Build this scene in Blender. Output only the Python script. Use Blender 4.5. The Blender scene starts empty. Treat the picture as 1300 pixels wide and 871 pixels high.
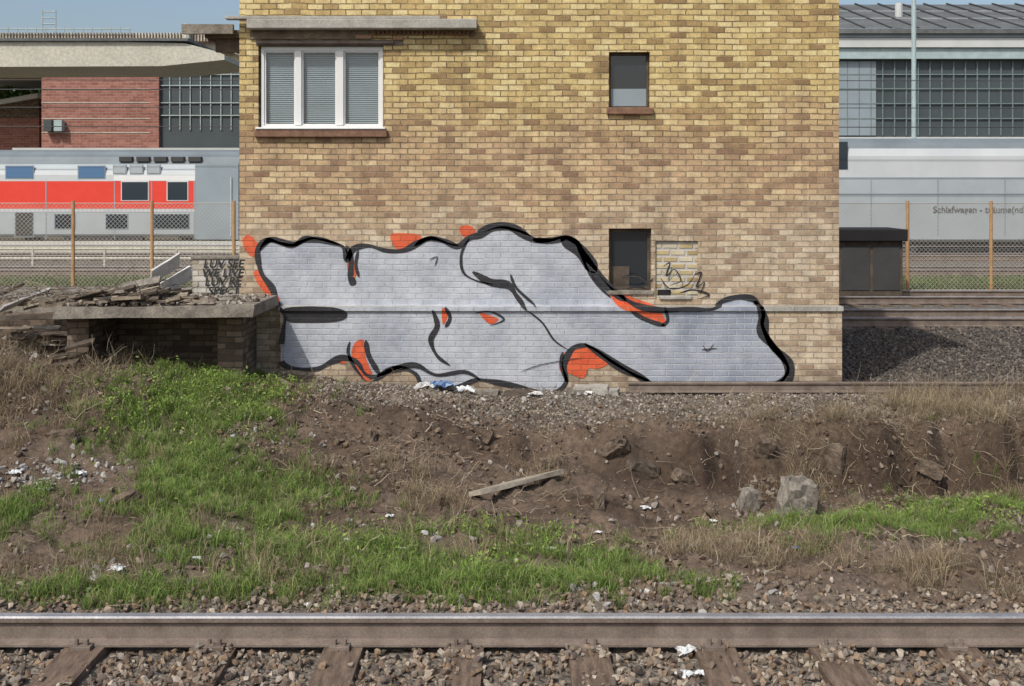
import bpy, bmesh, math, random
import numpy as np
from mathutils import Vector, Matrix, Euler
from mathutils.geometry import tessellate_polygon
random.seed(7); rng=np.random.default_rng(7)
F=1444.0; CH=2.75; HV=235.0
WY=14.44
sc=bpy.context.scene
# ---------------------------------------------------------------- basics
def wx(u,d=WY): return (u-650.0)*d/F
def wz(v,d=WY): return CH-(v-HV)*d/F
def link(o): sc.collection.objects.link(o); return o
def empty(name,loc=(0,0,0)):
    e=bpy.data.objects.new(name,None); e.location=loc; e.empty_display_size=.2; return link(e)
def parent(p,obs):
    for o in obs:
        if o is None: continue
        o.parent=p
    return p
def mesh(name,V,Fs,mat=None,smooth=False):
    me=bpy.data.meshes.new(name); me.from_pydata([tuple(v) for v in V],[],[tuple(f) for f in Fs]); me.update()
    o=bpy.data.objects.new(name,me)
    if mat: me.materials.append(mat)
    if smooth:
        for p in me.polygons: p.use_smooth=True
    return link(o)
def mesh_np(name,V,Fa,col=None,mat=None,smooth=False):
    me=bpy.data.meshes.new(name); n=len(V); m,k=Fa.shape
    me.vertices.add(n); me.vertices.foreach_set("co",np.ascontiguousarray(V,dtype=np.float32).ravel())
    me.loops.add(m*k); me.loops.foreach_set("vertex_index",np.ascontiguousarray(Fa,dtype=np.int32).ravel())
    me.polygons.add(m); me.polygons.foreach_set("loop_start",np.arange(0,m*k,k,dtype=np.int32))
    me.polygons.foreach_set("use_smooth",np.full(m,smooth,dtype=bool))
    me.update(calc_edges=True)
    if col is not None:
        a=me.color_attributes.new(name="Col",type='FLOAT_COLOR',domain='POINT')
        c=np.ones((n,4),dtype=np.float32); c[:,:3]=col; a.data.foreach_set("color",c.ravel())
    me.validate()
    o=bpy.data.objects.new(name,me)
    if mat: me.materials.append(mat)
    return link(o)
def box(name,x0,x1,y0,y1,z0,z1,mat,bev=0):
    V=[(x0,y0,z0),(x1,y0,z0),(x1,y1,z0),(x0,y1,z0),(x0,y0,z1),(x1,y0,z1),(x1,y1,z1),(x0,y1,z1)]
    o=mesh(name,V,[(0,3,2,1),(4,5,6,7),(0,1,5,4),(1,2,6,5),(2,3,7,6),(3,0,4,7)],mat)
    if bev:
        b=o.modifiers.new("b",'BEVEL'); b.width=bev; b.segments=2
    return o
def beam(name,p0,p1,w,h,mat,roll=0,jit=0.0):
    p0=Vector(p0);p1=Vector(p1); d=(p1-p0); L=d.length; d.normalize()
    up=Vector((0,0,1)) if abs(d.z)<.95 else Vector((0,1,0))
    s=d.cross(up).normalized(); t=s.cross(d).normalized()
    s2=s*math.cos(roll)+t*math.sin(roll); t2=t*math.cos(roll)-s*math.sin(roll)
    V=[]
    for a in (0,.33,.66,1):
        c=p0+d*L*a
        for (i,j) in ((-1,-1),(1,-1),(1,1),(-1,1)):
            V.append(c+s2*(i*w/2)+t2*(j*h/2)+Vector([random.uniform(-jit,jit) for _ in range(3)]))
    Fs=[(3,2,1,0),(12,13,14,15)]
    for k in range(3):
        for i in range(4):
            a=k*4+i;b=k*4+(i+1)%4; Fs.append((a,b,b+4,a+4))
    return mesh(name,V,Fs,mat)
def cyl(name,p0,p1,r,mat,n=10,r1=None):
    p0=Vector(p0);p1=Vector(p1); d=(p1-p0).normalized()
    up=Vector((0,0,1)) if abs(d.z)<.95 else Vector((0,1,0))
    s=d.cross(up).normalized(); t=s.cross(d).normalized(); r1=r if r1 is None else r1
    V=[];Fs=[]
    for c,rr in ((p0,r),(p1,r1)):
        for i in range(n):
            a=2*math.pi*i/n; V.append(c+s*math.cos(a)*rr+t*math.sin(a)*rr)
    for i in range(n): Fs.append((i,(i+1)%n,n+(i+1)%n,n+i))
    Fs.append(tuple(range(n))[::-1]); Fs.append(tuple(range(n,2*n)))
    return mesh(name,V,Fs,mat)
def rough_lump(name,c,sx,sy,sz,mat,tilt=0.0,seed=0):
    bm=bmesh.new(); bmesh.ops.create_cube(bm,size=1); bmesh.ops.subdivide_edges(bm,edges=bm.edges[:],cuts=4,use_grid_fill=True)
    rr=random.Random(seed)
    for v in bm.verts:
        p=v.co.copy(); q=p.normalized()*.62; p=p.lerp(q,.3); v.co=Vector((p.x*sx*(1+.25*(.5-p.z)),p.y*sy,p.z*sz))+Vector([rr.uniform(-.07,.07)*s_ for s_ in (sx,sy,sz)])
    bmesh.ops.rotate(bm,verts=bm.verts[:],cent=(0,0,0),matrix=Euler((tilt*.5,tilt,tilt)).to_matrix()); bmesh.ops.translate(bm,verts=bm.verts[:],vec=Vector(c))
    me=bpy.data.meshes.new(name); bm.to_mesh(me); bm.free(); me.materials.append(mat); return link(bpy.data.objects.new(name,me))
def join(name,obs):
    V=[];Fs=[];mats=[];mi=[]
    for o in obs:
        b=len(V); me=o.data
        V+= [tuple(v.co) for v in me.vertices]
        m=me.materials[0]
        if m not in mats: mats.append(m)
        for p in me.polygons:
            Fs.append(tuple(b+i for i in p.vertices)); mi.append(mats.index(m))
        bpy.data.objects.remove(o)
    o=mesh(name,V,Fs)
    for m in mats: o.data.materials.append(m)
    for p,i in zip(o.data.polygons,mi): p.material_index=i
    return o
# ---------------------------------------------------------------- materials
class NT:
    def __init__(s,name):
        s.m=bpy.data.materials.new(name); s.m.use_nodes=True; s.t=s.m.node_tree; s.t.nodes.clear()
        s.out=s.n('ShaderNodeOutputMaterial'); s.b=s.n('ShaderNodeBsdfPrincipled'); s.l(s.b.outputs[0],s.out.inputs[0])
    def n(s,t,**k):
        x=s.t.nodes.new(t)
        for a,b in k.items(): setattr(x,a,b)
        return x
    def l(s,a,b): s.t.links.new(a,b)
    def val(s,sock,v):
        if hasattr(v,'is_linked') : s.l(v,sock)
        elif isinstance(v,(tuple,list)) and len(v)==3 and sock.type=='RGBA': sock.default_value=(*v,1)
        else: sock.default_value=v
    def noise(s,scale,detail=6,rough=.6,vec=None):
        x=s.n('ShaderNodeTexNoise'); x.inputs['Scale'].default_value=scale; x.inputs['Detail'].default_value=min(detail,5); x.inputs['Roughness'].default_value=rough
        s.l(vec if vec else s.obj(),x.inputs['Vector']); return x.outputs[0]
    def obj(s):
        if not hasattr(s,'_o'): s._o=s.n('ShaderNodeTexCoord').outputs['Object']
        return s._o
    def ramp(s,f,stops):
        x=s.n('ShaderNodeValToRGB'); e=x.color_ramp.elements
        while len(e)<len(stops): e.new(.5)
        for i,(p,c) in enumerate(stops):
            e[i].position=p; e[i].color=(*c,1) if isinstance(c,(tuple,list)) else (c,c,c,1)
        s.l(f,x.inputs[0]); return x.outputs[0]
    def mix(s,f,a,b,mode='MIX'):
        x=s.n('ShaderNodeMix',data_type='RGBA',blend_type=mode)
        s.val(x.inputs[0],f); s.val(x.inputs[6],a); s.val(x.inputs[7],b); return x.outputs[2]
    def math(s,op,a,b=0.0,clamp=False):
        x=s.n('ShaderNodeMath',operation=op,use_clamp=clamp); s.val(x.inputs[0],a); s.val(x.inputs[1],b); return x.outputs[0]
    def rng(s,f,a,b,c=0,d=1):
        x=s.n('ShaderNodeMapRange'); s.val(x.inputs[0],f)
        for i,v in enumerate((a,b,c,d)): x.inputs[i+1].default_value=v
        return x.outputs[0]
    def bump(s,h,st=.5,dist=.01,nrm=None):
        x=s.n('ShaderNodeBump'); x.inputs['Strength'].default_value=st; x.inputs['Distance'].default_value=dist; s.l(h,x.inputs['Height'])
        if nrm: s.l(nrm,x.inputs['Normal'])
        return x.outputs[0]
    def fin(s,col,rough=.8,nrm=None,metal=0,spec=.3):
        s.val(s.b.inputs['Base Color'],col); s.val(s.b.inputs['Roughness'],rough); s.val(s.b.inputs['Metallic'],metal)
        s.b.inputs['Specular IOR Level'].default_value=spec
        if nrm: s.l(nrm,s.b.inputs['Normal'])
        return s.m
def weathered(name,c1,c2,scale=3,rough=.8,metal=0,bump=.3,fine=40,spec=.3,stretch=None):
    t=NT(name); v=t.obj()
    if stretch:
        mp=t.n('ShaderNodeMapping'); mp.inputs['Scale'].default_value=stretch; t.l(v,mp.inputs[0]); v=mp.outputs[0]
    a=t.noise(scale,8,.65,v); b=t.noise(fine,4,.7,v)
    col=t.mix(t.rng(a,.35,.65),c1,c2); col=t.mix(.5,col,t.ramp(b,[(.3,.3),(.7,.8)]),'OVERLAY')
    return t.fin(col,rough,t.bump(b,bump,.01),metal,spec)
def attrmat(name,rough=.85,trans=0.0,noisy=30,bump=.4):
    t=NT(name); a=t.n('ShaderNodeAttribute',attribute_name='Col').outputs[0]
    nz=t.noise(noisy,3,.65); col=t.mix(.5,a,t.ramp(nz,[(.3,.28),(.7,.8)]),'OVERLAY')
    t.fin(col,rough,t.bump(nz,bump,.01) if bump else None,0,.25)
    if trans:
        tr=t.n('ShaderNodeBsdfTranslucent'); t.l(col,tr.inputs[0]); mx=t.n('ShaderNodeMixShader'); mx.inputs[0].default_value=trans
        t.l(t.b.outputs[0],mx.inputs[1]); t.l(tr.outputs[0],mx.inputs[2]); t.l(mx.outputs[0],t.out.inputs[0])
    return t.m
def brickmat(name,mode='wall',stops=None,bw=.196,rh=.0735,mort=.0085):
    t=NT(name); sx=t.n('ShaderNodeSeparateXYZ'); t.l(t.obj(),sx.inputs[0])
    wob=t.noise(1.7,3,.5); wob2=t.noise(15,3,.5)
    X=t.math('ADD',sx.outputs[0],sx.outputs[1]); X=t.math('ADD',X,t.math('MULTIPLY',wob2,.022))
    Z=t.math('ADD',sx.outputs[2],t.math('MULTIPLY',wob,.03)); Z=t.math('ADD',Z,t.math('MULTIPLY',wob2,.013))
    cb=t.n('ShaderNodeCombineXYZ'); t.l(X,cb.inputs[0]); t.l(Z,cb.inputs[1])
    br=t.n('ShaderNodeTexBrick'); t.l(cb.outputs[0],br.inputs['Vector'])
    br.inputs['Scale'].default_value=1; br.inputs['Brick Width'].default_value=bw; br.inputs['Row Height'].default_value=rh
    br.inputs['Mortar Size'].default_value=mort; br.inputs['Mortar Smooth'].default_value=.5
    br.inputs['Color1'].default_value=(0,0,0,1); br.inputs['Color2'].default_value=(1,1,1,1); br.inputs['Mortar'].default_value=(.5,.5,.5,1)
    rnd=br.outputs[0]; mm=br.outputs[1]
    big=t.noise(.9,5,.6); med=t.noise(5,6,.7); fine=t.noise(60,5,.7)
    mstr=t.math('MULTIPLY',mm,-1.0); h=t.math('ADD',mstr,t.math('MULTIPLY',fine,.35))
    if mode=='wall':
        yel=t.ramp(rnd,[(0,(.23,.15,.075)),(.15,(.39,.28,.125)),(.55,(.53,.41,.185)),(1,(.61,.50,.265))])
        pink=t.ramp(rnd,[(0,(.24,.15,.095)),(.3,(.38,.26,.155)),(.7,(.47,.34,.20)),(1,(.54,.42,.25))])
        pale=t.ramp(rnd,[(0,(.28,.20,.14)),(.4,(.42,.33,.225)),(1,(.52,.44,.33))])
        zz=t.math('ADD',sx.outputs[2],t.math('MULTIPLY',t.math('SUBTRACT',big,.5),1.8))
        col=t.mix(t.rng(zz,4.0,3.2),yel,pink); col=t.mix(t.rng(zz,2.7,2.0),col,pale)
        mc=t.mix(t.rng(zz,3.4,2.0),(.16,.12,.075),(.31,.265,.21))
        mvar=t.rng(t.noise(3.3,5,.7),.35,.65,.4,1.0)
        col=t.mix(t.math('MULTIPLY',mm,mvar),col,mc)
        col=t.mix(.65,col,t.ramp(med,[(.3,.30),(.72,.72)]),'OVERLAY')
        col=t.mix(.5,col,t.ramp(fine,[(.3,.27),(.7,.8)]),'OVERLAY')
        patch=t.rng(t.noise(2.6,7,.75),.60,.70); col=t.mix(t.math('MULTIPLY',patch,.35),col,(.19,.125,.08))
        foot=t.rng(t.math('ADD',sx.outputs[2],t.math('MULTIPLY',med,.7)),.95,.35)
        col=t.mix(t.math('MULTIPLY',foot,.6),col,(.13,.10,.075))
        mp=t.n('ShaderNodeMapping'); mp.inputs['Scale'].default_value=(5,5,.35); t.l(t.obj(),mp.inputs[0])
        st=t.noise(1.6,5,.6,mp.outputs[0]); col=t.mix(t.rng(st,.54,.8,0,.5),col,(.16,.12,.08))
        return t.fin(col,.9,t.bump(h,.9,.012))
    if mode=='paint':
        c0,c1,mc=stops
        col=t.mix(t.rng(rnd,0,1,0,.6),c0,c1)
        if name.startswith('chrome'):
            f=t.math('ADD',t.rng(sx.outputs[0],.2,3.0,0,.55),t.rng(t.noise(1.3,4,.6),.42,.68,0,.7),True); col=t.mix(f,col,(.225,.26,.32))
        col=t.mix(t.math('MULTIPLY',mm,.5),col,mc)
        col=t.mix(.4,col,t.ramp(med,[(.3,.3),(.7,.72)]),'OVERLAY'); col=t.mix(.3,col,t.ramp(fine,[(.3,.3),(.7,.72)]),'OVERLAY')
        chip=t.rng(t.noise(22,6,.75),.63,.68); col=t.mix(t.math('MULTIPLY',chip,.5),col,(.26,.21,.15))
        return t.fin(col,.48,t.bump(h,.8,.011),.0,.5)
    col=t.ramp(rnd,stops[0]); col=t.mix(mm,col,stops[1]); col=t.mix(.5,col,t.ramp(med,[(.3,.3),(.7,.72)]),'OVERLAY')
    return t.fin(col,.9,t.bump(h,.8,.012))
def plain(name,c,rough=.6,metal=0,spec=.4,var=.25,scale=2):
    t=NT(name); a=t.noise(scale,6,.6); col=t.mix(var,c,t.ramp(a,[(.3,.25),(.7,.8)]),'OVERLAY'); return t.fin(col,rough,None,metal,spec)
def glassmat(name,c=(.02,.025,.03),rough=.06):
    t=NT(name); return t.fin(c,rough,None,0,.8)
M={}
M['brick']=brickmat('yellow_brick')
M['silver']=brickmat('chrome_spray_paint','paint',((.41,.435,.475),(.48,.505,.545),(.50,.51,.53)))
M['orange']=brickmat('orange_spray_paint','paint',((.58,.085,.03),(.70,.14,.05),(.38,.11,.06)))
M['black']=brickmat('black_spray_paint','paint',((.018,.018,.022),(.032,.032,.038),(.055,.053,.05)))
M['infill']=brickmat('infill_brick','x',([(0,(.32,.24,.13)),(.5,(.45,.37,.2)),(1,(.52,.48,.36))],(.43,.41,.38)),.2,.085,.02)
M['darkbrick']=brickmat('dark_brick','x',([(0,(.08,.06,.045)),(.5,(.15,.11,.08)),(1,(.22,.17,.13))],(.09,.075,.06)))  # darker brick; below the loading slab its colour carries the cavity's shade
M['redbrick']=brickmat('red_brick','x',([(0,(.24,.10,.075)),(.5,(.30,.13,.10)),(1,(.36,.17,.13))],(.32,.22,.18)),.5,.18,.02)
M['conc']=weathered('concrete',(.26,.25,.22),(.38,.365,.33),4)
M['concd']=weathered('old_concrete',(.12,.105,.09),(.26,.235,.195),5,bump=.6)
M['beige']=weathered('beige_concrete',(.42,.41,.34),(.50,.485,.41),.6,fine=6)
M['white']=plain('white_paint',(.68,.69,.68),.45,var=.15)
M['sill']=weathered('sill_tiles',(.13,.07,.045),(.22,.125,.08),8,.6)
M['blind']=plain('blind_slats',(.25,.32,.35),.5,var=.2)
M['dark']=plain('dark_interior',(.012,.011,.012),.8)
M['glass']=glassmat('window_glass')
M['wood']=weathered('weathered_wood',(.12,.095,.07),(.26,.215,.16),4,stretch=(1,1,1),fine=25)
M['woodp']=weathered('pale_wood',(.26,.225,.17),(.40,.355,.28),4,fine=25)
M['woodd']=weathered('dark_wood',(.05,.04,.03),(.115,.09,.07),5,fine=30)
M['clod']=weathered('clod_of_earth',(.06,.045,.033),(.17,.13,.095),9,.95,bump=.9,fine=45)
M['sleeper']=weathered('sleeper_wood',(.095,.065,.048),(.22,.16,.115),7,bump=.9,fine=35,stretch=(4,.6,1))
M['board']=weathered('dirty_white_board',(.40,.40,.39),(.60,.60,.59),5,.6)
M['rust']=weathered('rusty_steel',(.13,.10,.082),(.21,.17,.14),5,.75,.0,.4,70)
M['railtop']=weathered('polished_rail_head',(.20,.20,.21),(.31,.31,.32),3,.5,.25,.05,80)
M['fpost']=weathered('rusty_fence_post',(.33,.19,.09),(.43,.28,.15),3)
M['wire']=plain('galvanised_wire',(.40,.38,.33),.5,.2)
M['wdark']=plain('dark_wire',(.05,.05,.05),.6)
M['rock']=attrmat('crushed_stone',.9,0,30,0)
M['leaf']=attrmat('grass_blades',.65,.3,8,0)
M['stick']=attrmat('dry_stems',.85,.0,15,0)
M['trwhite']=plain('coach_white',(.50,.53,.54),.35,var=.15,scale=.6)
M['trgrey']=plain('coach_grey',(.25,.30,.33),.4,var=.2,scale=.5)
M['trlow']=plain('coach_lower_grey',(.36,.40,.42),.4,var=.2,scale=.5)
M['trroof']=plain('coach_roof_grey',(.17,.20,.215),.6,var=.25,scale=.8)
M['trred']=plain('coach_red',(.66,.055,.035),.35,var=.15)
M['trdark']=plain('underframe',(.05,.05,.05),.8)
M['trwin']=glassmat('coach_glass',(.02,.035,.05),.08)
M['trrefl']=glassmat('coach_glass_blue_reflection',(.07,.16,.30),.1)  # blue reflection on the panes is put into the glass colour
M['slate']=weathered('dark_roof_sheet',(.09,.095,.095),(.14,.15,.15),.5,fine=5)
M['teal']=plain('pale_teal_cladding',(.34,.43,.44),.5)
M['dteal']=plain('dark_teal_cladding',(.06,.075,.08),.45,scale=.4)
M['gridw']=plain('glazing_bars',(.36,.42,.41),.5)
M['gridd']=plain('glazing_bars_dark',(.15,.20,.20),.5)
M['palewall']=plain('pale_render',(.52,.54,.53),.7,scale=.4)
M['plastic']=plain('plastic_litter',(.60,.62,.62),.4,var=.3,scale=20)
M['bluepl']=plain('blue_plastic_litter',(.12,.2,.36),.4,var=.3,scale=20)
M['tile']=weathered('roof_tiles',(.30,.16,.10),(.40,.25,.18),1)
# ---------------------------------------------------------------- noise / terrain
def vnoise(x,y,seed=0):
    x=np.asarray(x,float);y=np.asarray(y,float)
    xi=np.floor(x).astype(np.int64);yi=np.floor(y).astype(np.int64);fx=x-xi;fy=y-yi
    fx=fx*fx*(3-2*fx);fy=fy*fy*(3-2*fy)
    def h(a,b):
        k=(a*374761393+b*668265263+seed*144269504)&0xffffffff
        k=((k^(k>>13))*1274126177)&0xffffffff
        return ((k^(k>>16))&0xffffffff)/4294967296.0
    return (h(xi,yi)*(1-fx)+h(xi+1,yi)*fx)*(1-fy)+(h(xi,yi+1)*(1-fx)+h(xi+1,yi+1)*fx)*fy
def fbm(x,y,o=4,seed=0):
    s=0;a=.5;t=0
    for i in range(o):
        s=s+a*vnoise(x*2**i,y*2**i,seed+i*17);t+=a;a*=.5
    return s/t-.5
XS=np.array([-7,-4.8,-3.2,-1.5,0,1.5,3,4.5,7.0])
YS=np.array([-50,7.35,7.9,8.8,9.8,10.8,11.6,12.2,12.5,13.2,14.0,16,20,30])
PR=np.array([
[-.05,-.05,.00,.04,.10,.18,.24,.34,.84,.93,1.00,.45,0,0],
[-.05,-.05,.00,.02,.10,.20,.30,.40,.56,.64,.66,.35,0,0],
[-.05,-.05,.00,.00,.02,.10,.22,.30,.38,.46,.44,.15,0,0],
[-.05,-.05,-.02,-.05,-.08,-.03,.03,.09,.17,.25,.27,.1,0,0],
[-.05,-.05,-.03,-.10,-.18,-.26,-.20,-.10,.04,.13,.16,.08,0,0],
[-.05,-.05,-.04,-.13,-.30,-.44,-.50,-.36,.06,.12,.15,.05,0,0],
[-.05,-.05,-.05,-.14,-.30,-.42,-.52,-.48,.11,.15,.15,.04,0,0],
[-.05,-.05,-.04,-.10,-.24,-.36,-.50,-.54,.18,.19,.15,.03,0,0],
[-.05,-.05,-.03,-.08,-.20,-.32,-.46,-.50,.19,.19,.14,.03,0,0]])
def height(x,y):
    x=np.asarray(x,float);y=np.asarray(y,float)
    near=np.clip((y-7.2)/.8,0,1)*np.clip((17-y)/2,0.08,1)
    ft=np.clip((14-y)/1,0,1)
    yy=y+ (vnoise(x*1.1,y*0+3,5)-.5)*.55*near*ft+(vnoise(x*4,y*0+3,9)-.5)*.28*near*ft
    xx=np.clip(x+(vnoise(x*.6,y*.6,2)-.5)*.6*near,-7,7)
    i=np.clip(np.searchsorted(XS,xx)-1,0,len(XS)-2); t=(xx-XS[i])/(XS[i+1]-XS[i]); t=t*t*(3-2*t)
    yc=np.clip(yy,-49,29.9); j=np.clip(np.searchsorted(YS,yc)-1,0,len(YS)-2); s=(yc-YS[j])/(YS[j+1]-YS[j])
    h=(PR[i,j]*(1-s)+PR[i,j+1]*s)*(1-t)+(PR[i+1,j]*(1-s)+PR[i+1,j+1]*s)*t
    amp=near*(.35+.65*ft)
    h=h+amp*(.18*fbm(x*1.3,y*1.3,3,3)+.17*fbm(x*4.3,y*4.3,3,8)+.07*fbm(x*17,y*17,2,11))+.012*fbm(x*9,y*9,2,21)
    return h
def H(x,y): return float(height(np.array([x]),np.array([y]))[0])
def site(u,v):
    """point on the ground along a surveyed bearing"""
    y=np.linspace(5.8,14.25,900); x=(u-650)*y/F; z=height(x,y); vv=HV+F*(CH-z)/y
    k=np.where(vv<=v)[0]; k=k[0] if len(k) else len(y)-1
    return float(x[k]),float(y[k]),float(z[k])
GREEN=[(240,518,90,24,1.1),(250,590,50,45,1),(320,650,100,28,1.1),(430,705,220,28,1.1),(600,738,190,20,1.2),(150,757,170,12,1),(12,655,22,30,1),(1140,668,150,20,1.2),(1010,690,50,14,.6),(890,745,45,10,.5),(720,690,55,18,.5),(1250,640,70,20,1),(760,728,50,16,.7)]
DRY=[(1225,500,110,22,1),(60,470,90,30,.9),(540,625,40,22,1),(930,700,80,34,.9),(1190,725,130,22,.7),(280,700,200,40,.3),(400,600,100,40,.2),(1120,524,170,10,.8),(120,700,120,40,.25),(1020,620,60,18,.5),(620,690,130,26,.35),(690,610,30,14,.5),(1290,600,40,30,.7)]
def W(lst):
    o=[]
    for u,v,ru,rv,d in lst:
        x,y,z=site(u,v); o.append((x,y,ru*y/F,rv*y*y/(F*(CH-z)),d))
    return o
GW=W(GREEN);DW=W(DRY)
def dens(x,y,L):
    s=0
    for a,b,ra,rb,d in L: s=s+d*np.exp(-(((x-a)/ra)**2+((y-b)/rb)**2)*.9)
    return s
def axis(segs):
    o=[]
    for a,b,st in segs: o+=list(np.arange(a,b-1e-6,st))
    o.append(segs[-1][1]); return np.array(o)
gx=axis([(-600,-100,100),(-100,-30,10),(-30,-12,1.5),(-12,-7,.25),(-7,7,.036),(7,12,.25),(12,30,1.5),(30,100,10),(100,600,100)])
gy=axis([(-60,0,10),(0,5,1),(5,14.6,.032),(14.6,24,.2),(24,60,.8),(60,120,10),(120,900,130)])
X,Y=np.meshgrid(gx,gy); Xf=X.ravel();Yf=Y.ravel(); Zf=height(Xf,Yf)
nx=len(gx);ny=len(gy); ii=np.arange((ny-1)*(nx-1)); r=ii//(nx-1);c=ii%(nx-1); a=r*nx+c
Fa=np.stack([a,a+1,a+nx+1,a+nx],1)
grassd=np.clip(dens(Xf,Yf,GW)*(.5+1.2*(fbm(Xf*3,Yf*3,3,4)+.5)),0,.8)*(Yf<14.3)
far=(Yf>29)&(Yf<33.5)|((Yf>36)&(Yf<38))|(Yf>56)
grassd=np.where(far,.75,grassd)
grav=np.clip(((7.75-Yf)/.35),0,1); grav=np.maximum(grav,np.clip((Yf-12.7)/.4,0,1)*(Xf>-2)*np.clip((Xf+2.2)/1,0,1)*.9); grav=np.where((Yf>15)&~far,1,grav)
dark=np.clip(.22+2.4*fbm(Xf*1.1,Yf*1.1,4,31),0,1)*(Yf>8.2)*(Yf<14.4)
dark=np.maximum(dark,np.clip(1-abs(Yf-12.05)/.6,0,1)*np.clip((Xf-.3)/1,0,1)*1.3); dark=np.maximum(dark,np.clip((Xf+3.9)/-1,0,1)*np.clip(1.3-abs(Yf-12.2)/.8,0,1)); dark=np.clip(dark,0,1)  # hollow under the right bank lip coloured dark for its shade
dark=np.where((Yf>14.6)&(Yf<24)&(Xf>3.5),.75,dark)
ground=mesh_np('ground',np.stack([Xf,Yf,Zf],1),Fa,np.stack([grassd,grav,dark],1),None,True)
t=NT('soil_and_ballast'); at=t.n('ShaderNodeAttribute',attribute_name='Col'); sp=t.n('ShaderNodeSeparateColor'); t.l(at.outputs[0],sp.inputs[0])
n1=t.noise(1.6,5,.65);n2=t.noise(14,5,.7);n3=t.noise(70,3,.7)
soil=t.ramp(n2,[(.28,(.06,.040,.028)),(.45,(.125,.088,.062)),(.6,(.185,.135,.097)),(.78,(.28,.225,.17))])
soil=t.mix(t.rng(n1,.35,.65,0,.5),soil,(.17,.13,.10))
vo=t.n('ShaderNodeTexVoronoi'); vo.inputs['Scale'].default_value=22; t.l(t.obj(),vo.inputs['Vector'])
vb=t.n('ShaderNodeRGBToBW'); t.l(vo.outputs['Color'],vb.inputs[0])
gr=t.ramp(vb.outputs[0],[(.1,(.10,.085,.068)),(.5,(.18,.155,.125)),(.9,(.27,.24,.20))])
col=t.mix(sp.outputs[1],soil,gr); col=t.mix(t.math('MULTIPLY',sp.outputs[2],.85),col,t.mix(1,col,(.32,.28,.25),'MULTIPLY'))
gm=t.rng(t.math('ADD',sp.outputs[0],t.math('MULTIPLY',t.math('SUBTRACT',n2,.5),1.4)),.4,.95,0,.6)
col=t.mix(gm,col,t.ramp(n3,[(.3,(.05,.065,.025)),(.7,(.12,.145,.055))]))
hh=t.math('ADD',n2,t.math('MULTIPLY',n3,.4)); hh=t.math('ADD',hh,t.math('MULTIPLY',t.math('MULTIPLY',vo.outputs['Distance'],-1.5),sp.outputs[1]))
ground.data.materials.append(t.fin(col,.92,t.bump(hh,.8,.04)))
# ---------------------------------------------------------------- scatter helpers
protos=[]
for k in range(14):
    bm=bmesh.new()
    for i in range(13):
        v=Vector(rng.normal(size=3)); v.normalize(); v=Vector((v.x*1.0,v.y*random.uniform(.65,.95),v.z*random.uniform(.5,.8)))*random.uniform(.82,1); bm.verts.new(v)
    res=bmesh.ops.convex_hull(bm,input=bm.verts); dl=[e for e in res['geom_interior'] if isinstance(e,bmesh.types.BMVert)]
    if dl: bmesh.ops.delete(bm,geom=dl,context='VERTS')
    bmesh.ops.triangulate(bm,faces=bm.faces); bm.verts.index_update()
    protos.append((np.array([v.co[:] for v in bm.verts]),np.array([[v.index for v in f.verts] for f in bm.faces]))); bm.free()
def rotm(n,tilt=1.0):
    q=rng.normal(size=(n,4)); q/=np.linalg.norm(q,axis=1)[:,None]; w,x,y,z=q.T
    return np.stack([np.stack([1-2*(y*y+z*z),2*(x*y-z*w),2*(x*z+y*w)],1),np.stack([2*(x*y+z*w),1-2*(x*x+z*z),2*(y*z-x*w)],1),np.stack([2*(x*z-y*w),2*(y*z+x*w),1-2*(x*x+y*y)],1)],1)
def stones(name,x,y,size,pal,zoff=.3,z=None):
    n=len(x); z=height(x,y) if z is None else z; z=z+size*zoff
    P=np.stack([x,y,z],1); R=rotm(n); pid=rng.integers(0,len(protos),n); pal=np.array(pal); ci=rng.integers(0,len(pal),n)
    C=pal[ci]*rng.uniform(.7,1.25,(n,1)); Vs=[];Fs=[];Cs=[];b=0
    for k,(pv,pf) in enumerate(protos):
        m=np.where(pid==k)[0]
        if not len(m): continue
        v=np.einsum('nij,pj->npi',R[m],pv)*size[m][:,None,None]*.5+P[m][:,None,:]
        Vs.append(v.reshape(-1,3)); Fs.append((pf[None]+(np.arange(len(m))*len(pv))[:,None,None]+b).reshape(-1,3)); b+=len(m)*len(pv)
        Cs.append(np.repeat(C[m],len(pv),0))
    return mesh_np(name,np.concatenate(Vs),np.concatenate(Fs),np.concatenate(Cs),M['rock'])
BAL=[(.20,.16,.12),(.26,.215,.165),(.14,.105,.078),(.23,.165,.11),(.33,.285,.23),(.17,.145,.12),(.24,.19,.145),(.19,.13,.085),(.12,.095,.08)]
n=25000; x=rng.uniform(-5,5,n); y=rng.uniform(5.6,8.1,n); keep=(y<7.4)|(rng.random(n)<np.clip((8.1-y)/.7,0,1)**1.5)
x=x[keep];y=y[keep]; s=.026+.05*rng.random(len(x))**1.5
SLP=0.74
onsl=(np.abs(((x+.3)/SLP+.5)%1-.5)*SLP<.125)&(y<7.25)
cov=vnoise(x*1.7,y*1.3,55)
kp=~onsl|(rng.random(len(x))<np.where(cov>.62,.8,np.where(cov>.45,.12,.03))); x=x[kp];y=y[kp];s=s[kp]; ons=onsl[kp]
inr=(np.abs(y-6.84)<.06)|(np.abs(y-5.33)<.06)
x=x[~inr];y=y[~inr];s=s[~inr];ons=ons[~inr]
zz=np.where(ons,.0,height(x,y)+rng.uniform(-.02,.02,len(x))); stones('track_ballast',x,y,s,BAL,.2,zz)
n=20000; x=rng.uniform(-2.4,6.6,n); y=rng.uniform(12.4,14.3,n); kp=rng.random(n)<np.clip((y-12.5)/.6,.08,1); x=x[kp];y=y[kp]
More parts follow.
